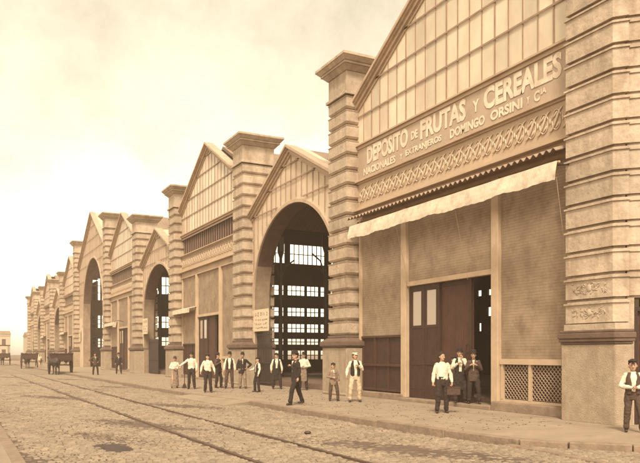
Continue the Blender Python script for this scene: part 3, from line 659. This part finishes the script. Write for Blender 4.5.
def loft_prim(rings, n=18):      # rings: (cx,cy,z,rx,ry)
    vs = []; fs = []
    for (x,y,z,rx,ry) in rings:
        for j in range(n): t = 2*math.pi*j/n; vs.append(Vector((x+rx*math.cos(t),y+ry*math.sin(t),z)))
    M = len(rings)
    for i in range(M-1):
        for j in range(n): fs.append((i*n+j,i*n+(j+1)%n,(i+1)*n+(j+1)%n,(i+1)*n+j))
    fs.append(tuple(range(n))[::-1]); fs.append(tuple((M-1)*n+j for j in range(n)))
    return vs, fs
FOLDS = bpy.data.textures.new('folds','CLOUDS'); FOLDS.noise_scale = .10; FOLDS.noise_depth = 2
def blob(prims, voxel, mtl, name, parent, extra=None, smooth=4, fac=.5):
    mb = MB()
    for p in prims:
        if p[0] == 'c': v,f = cap_prim(*p[1:])
        elif p[0] == 'l': v,f = loft_prim(p[1])
        else:
            t_ = MB().ell(p[1],p[2],14,10,p[3] if len(p) > 3 else None); v,f = [Vector(q) for q in t_.v], t_.f
            bm = bmesh.new(); bv = [bm.verts.new(q) for q in v]
            for ff in f: 
                try: bm.faces.new([bv[i] for i in ff])
                except ValueError: pass
            bmesh.ops.remove_doubles(bm,verts=bm.verts,dist=1e-5); bm.verts.index_update(); v = [q.co.copy() for q in bm.verts]; f = [tuple(q.index for q in ff.verts) for ff in bm.faces]; bm.free()
        mb.add(v,f)
    o = bpy.data.objects.new('tmp', mb.mesh('tmp')); S.collection.objects.link(o)
    r_ = o.modifiers.new('r','REMESH'); r_.mode = 'VOXEL'; r_.voxel_size = voxel
    s_ = o.modifiers.new('s','SMOOTH'); s_.iterations = smooth; s_.factor = fac
    if name in ('shirt','trousers','jacket','skirt','apron'):      # loose folds in the cloth
        d_ = o.modifiers.new('folds','DISPLACE'); d_.texture = FOLDS; d_.strength = .034; d_.mid_level = .5
        o.location = (random.random()*5, random.random()*5, 0); d_.texture_coords = 'GLOBAL'
    bpy.context.view_layer.update(); me = bpy.data.meshes.new_from_object(o.evaluated_get(bpy.context.evaluated_depsgraph_get()))
    bpy.data.objects.remove(o)
    if extra:
        bm = bmesh.new(); bm.from_mesh(me); t_ = bpy.data.meshes.new('t'); t_.from_pydata(extra.v,[],extra.f); bm.from_mesh(t_); bm.to_mesh(me); bm.free(); bpy.data.meshes.remove(t_)
    me.name = name; me.materials.clear(); me.materials.append(mtl); me.shade_smooth()
    ob = bpy.data.objects.new(name, me); S.collection.objects.link(ob); ob.parent = parent
    return ob
def hand(mb, wrist, dirv, side, curl=.5, palmn=None):
    # palm and five bent fingers; dirv points from wrist to fingers; palmn is where the palm faces
    d = Vector(dirv).normalized(); pn = Vector(palmn or (-side,-.2,0)); pn = (pn-d*pn.dot(d)).normalized(); ac = d.cross(pn).normalized()
    w_ = Vector(wrist); v,f = cap_prim(w_,.026,w_+d*.07,.034,8,3); mb.add(v,f)
    v,f = cap_prim(w_+d*.055-ac*.018,.019,w_+d*.075+ac*.018,.019,8,3); mb.add(v,f)
    for i,(o_,L_) in enumerate(((-.028,.062),(-.01,.072),(.009,.068),(.027,.054))):
        b = w_+d*.085+ac*o_; c_ = curl*(1+.12*i)
        d1 = (d*math.cos(c_)+pn*math.sin(c_)); d2 = (d*math.cos(2.1*c_)+pn*math.sin(2.1*c_))
        mb.tube([b-d*.02,b+d1*L_*.45,b+d1*L_*.45+d2*L_*.35,b+d1*L_*.45+d2*L_*.55],[.010,.0092,.0085,.004],6)
    s = -1 if ac.dot(Vector((0,-1,0))) < 0 else 1
    b = w_+d*.03-ac*(-s)*.028*1; t1 = (d*.6+ac*s*.6+pn*.3).normalized(); t2 = (d*.9+ac*s*.15+pn*.4).normalized()
    mb.tube([w_+d*.02+ac*s*.015,b+t1*.03,b+t1*.03+t2*.032],[.012,.0105,.005],6)
ARMS = {   # elbow, wrist for the figure's own side s (x outward)
 'down': ((.245,.02,1.13),(.26,-.06,.89),(0,-.1,-1)), 'loose': ((.27,.04,1.14),(.31,-.05,.93),(.1,-.2,-1)),
 'hip': ((.42,.07,1.16),(.23,-.05,1.00),(-.8,-.2,-.4)), 'belly': ((.28,.0,1.12),(.06,-.20,1.08),(-.9,-.15,0)),
 'face': ((.22,-.14,1.15),(.06,-.17,1.44),(-.3,.1,.9)), 'chest': ((.25,-.02,1.13),(.10,-.19,1.27),(-.8,-.1,.35)),
 'forward': ((.24,-.12,1.15),(.18,-.34,1.08),(-.1,-1,.1)), 'out': ((.36,-.05,1.22),(.52,-.12,1.08),(.5,-.3,-.4)), 'back': ((.27,.16,1.15),(.22,.26,.95),(0,.2,-1)),
 'carry': ((.24,.01,1.12),(.27,-.05,.87),(0,-.05,-1))}
def person(x, y, label, yaw=0, h=1.68, arms=('down','down'), top='shirt', topm=None, legs=None, trou=None, hat=None, hatm=None, vest=None, apron=None, skirt=None,
           z=0, vox=.014, turn=0, lean=0, stride=0, group=None, hair=True, sleeves=None, child=False, wide=.09):
    topm = topm or C_WHITE; trou = trou or C_TROU
    base = math.atan2(-y,-x)+math.pi/2
    root = empty('person',(x,y,z),base+R(yaw),label=label,cat='person',group=group); k = h/1.72; root.scale = (k,k,k)
    ln = lambda p: (p[0], p[1]-lean*max(0,p[2]-.9), p[2])
    hk = 1.08 if not child else 1.22
    # joints
    hip = [(.09*s,0,.92) for s in (-1,1)]; bend = random.choice((-1,1)); turn = turn or random.uniform(-28,28); wide = min(.15, wide*random.uniform(.85,1.45))
    
    knee = [(s*(wide+.01)+0, (-stride*.32*s)-.03, .50) for s in (-1,1)]; foot = [(s*(wide+.03), -stride*.5*s+.02, .09) for s in (-1,1)]
    if not stride:
        q_ = 0 if bend < 0 else 1; knee[q_] = (knee[q_][0]*1.25,-.10,.50); foot[q_] = (foot[q_][0]*1.3,-.06,.09)
    if stride:
        foot = [(s*(wide), -stride*.5*s+.02, .10 if s*stride > 0 else .13) for s in (-1,1)]
    sh = [ln((.155*s,.015,1.375)) for s in (-1,1)]
    A = []
    for s,nm in zip((-1,1),arms):
        e,w_,d = ARMS[nm]; A.append((ln((e[0]*s,e[1],e[2])),ln((w_[0]*s,w_[1],w_[2])),(d[0]*s,d[1],d[2]),s))
    hc = Vector(ln((0,.0,1.60))); T = Matrix.Rotation(R(turn),3,'Z')
    H = lambda px,py,pz: tuple(hc+(T@Vector((px,py,pz)))*hk)
    # --- body: one surface with head, neck, torso, limbs
    P = [('e',H(0,.018,.035),(.077*hk,.095*hk,.088*hk)),('e',H(0,-.005,-.01),(.064*hk,.080*hk,.10*hk)),('e',H(0,-.032,-.062),(.045*hk,.05*hk,.045*hk)),
         ('c',H(0,-.085,.012),.012*hk,H(0,-.102,-.018),.017*hk),('c',ln((0,.025,1.40)),.058,H(0,.012,-.06),.052),
         ('e',H(-.078,.012,-.005),(.012,.02,.03)),('e',H(.078,.012,-.005),(.012,.02,.03)),
         ('l',[(0,0,.84,.13,.10),(0,0,.95,.15,.105)]+[(0,ln((0,0,z_))[1],z_,rx,ry) for z_,rx,ry in ((1.06,.135,.095),(1.2,.15,.105),(1.32,.165,.105),(1.40,.14,.085),(1.44,.07,.06))])]
    ex = MB()
    for i,s in enumerate((-1,1)):
        e,w_,d,_ = A[i]
        P += [('c',sh[i],.058,e,.042),('c',e,.041,w_,.026),('c',w_,.026,tuple(Vector(w_)+Vector(d).normalized()*.03),.027)]
        P += [('c',hip[i],.085,knee[i],.055),('c',knee[i],.052,foot[i],.035)]
        hand(ex,w_,d,s,curl=.9 if arms[i] in ('carry','belly','face') else .45)
    body = blob(P,vox,SKIN,'body',root,extra=ex,smooth=2)
    # --- face
    f = MB()
    for s in (-1,1): f.ell(H(.029*s,-.079,.012),(.011,.007,.006),8,5); f.ell(H(.03*s,-.083,.032),(.018,.006,.0045),8,5)
    f.build('eyes',EYE,root); MB().ell(H(0,-.083,-.052),(.022,.008,.006),8,5).build('mouth',LIP,root)
    if hair: blob([('e',H(0,.034,.052),(.086*hk,.104*hk,.094*hk)),('e',H(0,.065,.0),(.078*hk,.06*hk,.075*hk))],.012,HAIR,'hair',root,smooth=2)
    # --- garments
    G = [('l',[(0,0,.93,.158,.118)]+[(0,ln((0,0,z_))[1],z_,rx,ry) for z_,rx,ry in ((1.0,.168,.128),(1.10,.162,.118),(1.22,.175,.122),(1.33,.172,.118),(1.39,.135,.095),(1.435,.085,.075),(1.465,.066,.062))])]
    for i,s in enumerate((-1,1)):
        e,w_,d,_ = A[i]; ev, wv = Vector(e), Vector(w_)
        G += [('c',sh[i],.066,e,.054),('c',e,.056,tuple(ev.lerp(wv,.5)),.055),('c',tuple(ev.lerp(wv,.5)),.055,tuple(ev.lerp(wv,.90)),.042)]
    if top == 'jacket':
        G += [('l',[(0,0,.74,.185,.145),(0,0,.86,.19,.145),(0,0,1.0,.178,.135),(0,ln((0,0,1.2))[1],1.2,.18,.13)])]
    blob(G,vox,topm,'jacket' if top == 'jacket' else 'shirt',root,smooth=3)
    if top == 'jacket':
        blob([('l',[(0,-.085+ln((0,0,1.05))[1],1.08,.012,.05),(0,-.07+ln((0,0,1.4))[1],1.44,.045,.045)])],.01,C_WHITE,'shirt_front',root,smooth=1)
    if vest:
        V = []
        for s in (-1,1):
            V += [('l',[(.086*s,0,.92,.085,.142),(.086*s,ln((0,0,1.05))[1],1.05,.085,.14),(.092*s,ln((0,0,1.2))[1],1.2,.082,.137),(.105*s,ln((0,0,1.33))[1],1.33,.060,.127),(.09*s,ln((0,0,1.40))[1],1.405,.045,.10),(.07*s,ln((0,0,1.44))[1],1.445,.03,.07)])]
        V += [('l',[(0,.05,.93,.13,.09),(0,.05+ln((0,0,1.2))[1],1.2,.14,.09),(0,.045+ln((0,0,1.4))[1],1.42,.11,.07)])]
        blob(V,vox,vest,'waistcoat',root,smooth=2)
    if skirt:
        blob([('l',[(0,0,.10,.23,.2),(0,0,.4,.215,.185),(0,0,.8,.185,.16),(0,0,1.02,.16,.125)])],vox,skirt,'skirt',root,smooth=4)
    else:
        Tm = [('l',[(0,0,.78,.15,.12),(0,0,.90,.168,.132),(0,0,1.0,.162,.125),(0,0,1.04,.155,.12)])]
        for i in (0,1):
            kn, ft = knee[i], foot[i]; fv = Vector(kn).lerp(Vector(ft),.93)
            Tm += [('c',hip[i],.10,kn,.080),('c',kn,.080,tuple(fv),.066),('c',tuple(Vector(fv)+Vector((0,-.01,.0))),.068,tuple(Vector(fv)+Vector((0,-.015,.03))),.072)]
        blob(Tm,vox,trou,'trousers',root,smooth=3)
    if apron:
        blob([('l',[(0,-.10,.42,.17,.06),(0,-.10,.7,.165,.065),(0,-.09,1.02,.14,.055)])],vox,apron,'apron',root,smooth=3)
    shm = MB()
    for i,s in enumerate((-1,1)):
        ft = foot[i]
        blob([('c',(ft[0],ft[1]+.03,ft[2]-.045),.042,(ft[0]+s*.02,ft[1]-.13,ft[2]-.055),.036),('c',(ft[0],ft[1]+.02,ft[2]+.02),.044,(ft[0],ft[1]+.03,ft[2]-.04),.044)],.012,SHOE,'shoe',root,smooth=2)
    if hat:
        hm = hatm or C_DARK
        if hat == 'brim': hp = [('l',[(*H(0,.01,.065)[:2],H(0,.01,.065)[2],.135,.155),(*H(0,.01,.065)[:2],H(0,.01,.078)[2],.135,.155)]),('l',[(*H(0,.015,.07)[:2],H(0,0,.07)[2],.09,.105),(*H(0,.015,.07)[:2],H(0,0,.145)[2],.085,.095),(*H(0,.015,.07)[:2],H(0,0,.175)[2],.06,.07)])]
        elif hat == 'cap': hp = [('e',H(0,.02,.095),(.112,.125,.038)),('l',[(*H(0,.015,.05)[:2],H(0,0,.055)[2],.085,.1),(*H(0,.015,.05)[:2],H(0,0,.1)[2],.09,.105)]),('e',H(0,-.10,.055),(.06,.045,.012))]
        blob(hp,.01,hm,'hat',root,smooth=1)
    return root
GP = 'bystanders in front of the market'
person(9.62,33.9,'woman in white blouse and long pale skirt at the kerb, leftmost of the standing group',yaw=10,h=1.50,arms=('belly','belly'),skirt=C_GREY,hat='brim',hatm=C_BROWN,hair=True,group=GP)
person(10.05,32.6,'man in white shirt, one arm held out, right of the woman in skirt',yaw=-10,h=1.72,arms=('out','down'),hat='brim',group=GP)
person(9.75,29.3,'man in white shirt and dark trousers standing foremost of the group at the kerb',yaw=5,h=1.64,arms=('loose','loose'),hat='cap',group=GP)
person(11.5,33.0,'man in dark clothes turned aside, half hidden behind the foremost man in white shirt',yaw=60,h=1.68,arms=('chest','down'),topm=C_BROWN,vest=C_DARK,hat='brim',group=GP)
person(11.85,32.3,'man in white shirt and buttoned dark waistcoat before the second pier plinth',yaw=-5,h=1.72,arms=('down','down'),vest=C_DARK,trou=C_BROWN,hat='brim',group=GP)
person(12.35,31.9,'man in dark jacket with one hand on his hip beside the gate',yaw=5,h=1.70,arms=('down','hip'),top='jacket',topm=C_DARK,trou=C_GREY,hat='brim',group=GP)
person(11.82,28.7,'boy in profile with pale shirt and dark waistcoat near the arch gate',yaw=-70,h=1.50,arms=('forward','down'),vest=C_DARK,trou=C_TROU,hat='cap',group=GP)
person(13.6,30.7,'man in white sleeves, dark waistcoat and apron standing under the arch',yaw=5,h=1.68,arms=('down','down'),vest=C_DARK,apron=C_DARK,hat='cap',group=GP)
person(14.3,29.2,'man in white shirt under the arch, behind the man walking',yaw=-10,h=1.70,arms=('belly','belly'),hat='brim',apron=C_GREY,group=GP)
wk = person(9.95,20.9,'man in dark suit and hat striding along the kerb',yaw=-62,h=1.72,arms=('chest','down'),top='jacket',topm=C_DARK,trou=C_DARK,hat='brim',stride=.55,lean=.06,group=GP)
person(11.96,22.05,'boy in grey jacket and cap standing alone before the rusticated pier',yaw=15,h=1.32,arms=('belly','down'),top='jacket',topm=C_GREY,trou=C_BROWN,hat='cap',child=True,group=GP,vox=.012)
person(12.39,21.25,'man in pale trousers, white cap and open dark waistcoat by the pier',yaw=8,h=1.70,arms=('loose','chest'),vest=C_DARK,trou=C_KHAKI,hat='cap',hatm=C_WHITE,group=GP,vox=.012,wide=.11)
mc = person(12.28,16.2,'man in white shirt carrying a tool box before the doorway',yaw=12,h=1.70,arms=('carry','carry'),hair=True,group=GP,vox=.010)
person(14.22,17.85,'man in hat and dark apron with hand to his face, standing on the doorstep',yaw=8,h=1.68,arms=('chest','face'),vest=C_DARK,apron=C_DARK,hat='brim',z=.12,group=GP,vox=.011)
person(14.38,17.38,'man in brown jacket and hat, rightmost of those on the doorstep',yaw=0,h=1.62,arms=('chest','chest'),top='jacket',topm=C_BROWN,hat='brim',z=.12,group=GP,vox=.011)
person(14.34,18.33,'person mostly hidden between the men in the doorway',yaw=0,h=1.45,arms=('chest','down'),topm=C_GREY,hat='cap',z=.12,group=GP)
person(12.9,10.38,'boy in cap and pale shirt with folded arms at the corner by the door',yaw=10,h=1.52,arms=('belly','belly'),topm=C_WHITE,vest=C_BROWN,trou=C_BROWN,hat='cap',hatm=C_DARK,child=True,group=GP,vox=.010)
person(9.92,57.3,'distant man in dark clothes carrying a load on the pavement by the tall arch',yaw=20,h=1.72,arms=('hip','hip'),top='jacket',topm=C_BROWN,hat='brim',group=GP,vox=.02)
person(12.11,59.2,'distant man in black standing in front of the third shop front',yaw=0,h=1.70,arms=('down','down'),top='jacket',topm=C_DARK,hat='brim',group=GP,vox=.02)
for i,(x_,y_,l_) in enumerate(((9.9,100.0,'faint far man on the pavement right of the second cart'),(10.4,122,'faintest far man on the pavement near the covered cart'))):
    person(x_,y_,l_,yaw=20*i,h=1.7,arms=('down','loose'),top='jacket',topm=C_BROWN,hat='brim',group=GP,vox=.03)
# tool box carried by the man before the doorway
def local(root, p):
    a = root.rotation_euler.z; k = root.scale[0]; c, s = math.cos(a), math.sin(a); return (root.location.x+k*(p[0]*c-p[1]*s), root.location.y+k*(p[0]*s+p[1]*c), root.location.z+k*p[2])
tb = empty('tool_box', local(mc,(.27,-.04,.52)), mc.rotation_euler.z+R(0), label='dark tool box with an arched handle held by the man in white shirt', cat='tool box')
MB().box(-.16,.22,-.10,.10,0,.20).build('box_body',C_BROWN,tb,bevel=.01); MB().box(-.17,.23,-.11,.11,.201,.225).build('lid',WOODR,tb); MB().tube([(-.08,0,.22),(-.08,0,.30),(.0,0,.315),(.10,0,.30),(.10,0,.22)],.011).build('handle',IRON,tb)
# broom leaning by the woman
br = empty('broom',(9.98,33.5,0),0,label='thin upright broom standing between the woman and the man with arm out',cat='broom')
MB().tube([(0,0,.1),(.02,.0,1.35)],.02).build('handle',WOOD,br); MB().frust((-.12,.12,-.05,.05,0),(-.04,.04,-.03,.03,.22)).build('bristles',C_BROWN,br)

def horse(x, y, label, rz=0, m=HORSE, h=1.0, vox=.03, step=0):
    root = empty('horse',(x,y,-.12),rz,label=label,cat='horse',group='draught horses in the street'); root.scale = (h,h,h)
    P = [('e',(0,.55,1.18),(.27,.42,.33)),('e',(0,-.55,1.20),(.28,.38,.33)),('e',(0,0,1.14),(.27,.6,.30)),
         ('c',(0,.80,1.30),.19,(0,1.15,1.72),.12),('c',(0,1.15,1.74),.11,(0,1.50,1.50),.065),('e',(0,1.22,1.70),(.09,.16,.12)),
         ('c',(.06,1.13,1.82),.025,(.07,1.12,1.94),.008),('c',(-.06,1.13,1.82),.025,(-.07,1.12,1.94),.008)]
    for s in (-1,1):
        o_ = .1*s*step
        P += [('c',(.14*s,.66,1.05),.13,(.14*s,.66+o_,.62),.065),('c',(.14*s,.66+o_,.62),.055,(.14*s,.66+o_,.15),.036),('c',(.14*s,.66+o_,.12),.045,(.14*s,.72+o_,.05),.055)]
        P += [('c',(.14*s,-.65,1.10),.18,(.15*s,-.50-o_,.78),.10),('c',(.15*s,-.52-o_,.78),.085,(.15*s,-.82-o_,.52),.052),('c',(.15*s,-.82-o_,.52),.05,(.15*s,-.74-o_,.15),.036),('c',(.15*s,-.73-o_,.12),.045,(.15*s,-.68-o_,.05),.055)]
    blob(P,vox,m,'body',root,smooth=3)
    blob([('c',(0,-.92,1.32),.05,(0,-1.05,1.05),.07),('c',(0,-1.05,1.05),.07,(0,-1.03,.6),.03)],vox,HAIR,'tail',root); blob([('c',(0,.72,1.52),.04,(0,1.08,1.86),.04)],vox,HAIR,'mane',root)
    blob([('l',[(0,.72,1.0,.31,.13),(0,.86,1.3,.23,.12),(0,.92,1.5,.15,.10)])],vox,SHOE,'collar',root)
    return root
def cart(x, y, label, rz=0, canopy=False):
    root = empty('cart',(x,y,-.12),rz,label=label,cat='cart',group='horse carts along the kerb')
    b = MB(); b.box(-.80,.80,-1.3,1.3,1.18,1.26)
    b.box(-.82,-.76,-1.3,1.3,1.261,1.82); b.box(.76,.82,-1.3,1.3,1.261,1.82); b.box(-.759,.759,-1.32,-1.27,1.261,1.80); b.box(-.759,.759,1.27,1.32,1.261,1.80)
    for y_ in (-1.25,-.4,.4,1.25):
        for s in (-1,1): b.box(s*.85-.025,s*.85+.025,y_-.03,y_+.03,1.1,1.9)
    for x_ in (-.5,.5): b.box(x_-.05,x_+.05,-1.3,1.3,1.05,1.179)
    b.box(-.9,.9,-1.36,-1.33,1.74,1.82)
    b.build('bed',WOOD,root)
    MB().tube([(-.92,0,.80),(.92,0,.80)],.045,8).build('axle',IRON,root)
    for s in (-1,1):
        w_ = MB(); n = 28; r = .80; cx_ = .92*s
        for (ra,rb,hw) in ((r-.07,r,.04),):
            for i in range(n):
                t0, t1 = 2*math.pi*i/n, 2*math.pi*(i+1)/n
                q = [(ra*math.cos(t0),ra*math.sin(t0)),(rb*math.cos(t0),rb*math.sin(t0)),(rb*math.cos(t1),rb*math.sin(t1)),(ra*math.cos(t1),ra*math.sin(t1))]
                w_.prism([(a_,.80+c_) for a_,c_ in q],cx_-hw,cx_+hw)
        for i in range(12):
            t = 2*math.pi*i/12; w_.tube([(cx_,.1*math.cos(t),.8+.1*math.sin(t)),(cx_,.74*math.cos(t),.8+.74*math.sin(t))],.022,5)
        wo = w_.build('wheel',WOOD,root); MB().tube([(cx_-.12,0,.8),(cx_+.14,0,.8)],.11,10).build('hub',WOOD,wo)
    for s in (-1,1): MB().tube([(.38*s,1.2,1.12),(.36*s,2.4,1.10),(.34*s,3.6,1.08)],.04,6).build('shaft',WOOD,root)
    if canopy:
        for sx in (-.74,.74):
            for sy in (-1.2,1.2): MB().box(sx-.03,sx+.03,sy-.03,sy+.03,1.83,3.0).build('canopy_post',WOOD,root)
        MB().prism([(-1.4,2.95),(1.4,2.95),(1.3,3.1),(-1.3,3.1)],-.9,.9).build('canopy',WOOD,root)
    return root
cart(8.4,65.5,'dark high-sided cart seen from behind, nearest of the carts'); horse(8.4,68.3,'dark horse harnessed to the nearest cart',step=1)
horse(7.7,63.9,'dark horse standing beside the left wheel of the nearest cart',rz=R(15),step=-1,h=.95)
cart(8.3,92,'second dark cart beyond the nearest cart'); horse(8.3,94.8,'dark horse harnessed to the second cart',step=-1); horse(9.2,89.2,'pale horse standing behind the second cart',m=HORSE2,h=.95)
cart(7.0,119,'farthest cart, covered by a flat canopy on posts',canopy=True); horse(7.0,121.8,'dark horse harnessed to the covered cart')

# ------------------------------------------------------------------ small litter on the road, far buildings
random.seed(21)
for i,(x_,y_,s_,l_) in enumerate(((7.05,14.2,.06,'small dark clod on the setts below the pavement edge'),)):
    blob([('e',(0,0,.03),(s_,s_*1.4,.04)),('e',(s_*.8,s_*.5,.03),(s_*.6,s_*.6,.035))],.012,MATS['wet_dirt'],'clod',empty('clod_pile',(x_,y_,-.115),random.random()*6,label=l_,cat='clod'))
def far_house(x0,x1,y0,y1,h,lab,rh=1.2):
    cx_, cy_ = (x0+x1)/2,(y0+y1)/2; r_ = empty('house',(cx_,cy_,0),label=lab,cat='house',group='far houses closing the street')
    hx, hy_ = (x1-x0)/2,(y1-y0)/2; hl = []; n = max(2,int((x1-x0)/3.2)); 
    for j in range(n):
        xx = -hx+(j+.5)*2*hx/n; hl.append((xx-.55,xx+.55,.9 if h < 5 else 1.0,2.9)); 
        if h > 6: hl.append((xx-.55,xx+.55,4.3,6.1))
    w_ = MB()
    for (a,b,c,d) in holed(-hx,hx,-.2,h,hl): w_.box(a,b,-hy_,-hy_+.3,c,d)
    w_.box(-hx,-hx+.3,-hy_+.301,hy_,-.2,h); w_.box(hx-.3,hx,-hy_+.301,hy_,-.2,h); w_.box(-hx-.15,hx+.15,-hy_-.15,-hy_-.001,h-.5,h-.2)
    w_.build('wall',HILLM,r_); MB().prism([(-hy_-.2,h),(hy_+.2,h),(0,h+rh)],-hx-.2,hx+.2).build('roof',ROOF,r_)
    for (a,b,c,d) in hl: MB().box(a,b,-hy_+.15,-hy_+.2,c,d).build('window',WOOD,r_)
far_house(-34,-16,215,228,7.2,'pale two-storey house at far left end of the street')
far_house(-14,-1,232,244,5.2,'low pale house closing the street, left of the covered cart')
far_house(1,16,238,250,7.6,'pale house closing the street beyond the covered cart')
far_house(18,30,205,218,6.4,'pale house just beyond the far end of the market')

# straw and crumbs trodden into street and pavement
lt = MB(); random.seed(33)
for i in range(2600):
    y_ = 9+36*random.random()**1.5; x_ = random.uniform(1.2,13.4)
    if abs(x_-kerb_x(y_)) < .25 or 22.5 < y_ < 29.8 and 8 < x_ < 9.8 or y_ < 12: continue
    z_ = .004 if x_ > kerb_x(y_) else -.115
    a = random.uniform(0,3.14); l_ = random.uniform(.015,.07); w_ = random.uniform(.004,.012); c_, q_ = math.cos(a), math.sin(a)
    if random.random() < .35: lt.ell((x_,y_,z_+.006),(w_*2.2,w_*1.8,.012),5,4)
    else: lt.add([(x_-c_*l_,y_-q_*l_,z_),(x_+c_*l_,y_+q_*l_,z_),(x_+c_*l_-q_*w_,y_+q_*l_+c_*w_,z_+.006),(x_-c_*l_-q_*w_,y_-q_*l_+c_*w_,z_+.006)],[(0,1,2,3)])
tag(lt.build('straw_litter', mat('straw_litter',(.13,.085,.055),var=.5,scale=3,bump=.1)), 'thin scatter of straw and crumbs on the street and pavement', 'litter', kind='stuff')
# ------------------------------------------------------------------ haze
hz = MB().box(-120,160,-40,300,-1.7,22).build('haze', None); tag(hz, kind='stuff', label='thin dusty haze over the whole street', cat='haze')
hm = bpy.data.materials.new('haze'); hm.use_nodes = True; n_ = hm.node_tree; n_.nodes.clear(); oo = n_.nodes.new('ShaderNodeOutputMaterial'); pv = n_.nodes.new('ShaderNodeVolumePrincipled')
pv.inputs['Color'].default_value = (1,.76,.56,1); pv.inputs['Density'].default_value = .0013; pv.inputs['Anisotropy'].default_value = -.1
n_.links.new(pv.outputs[0], oo.inputs['Volume']); hz.data.materials.append(hm)
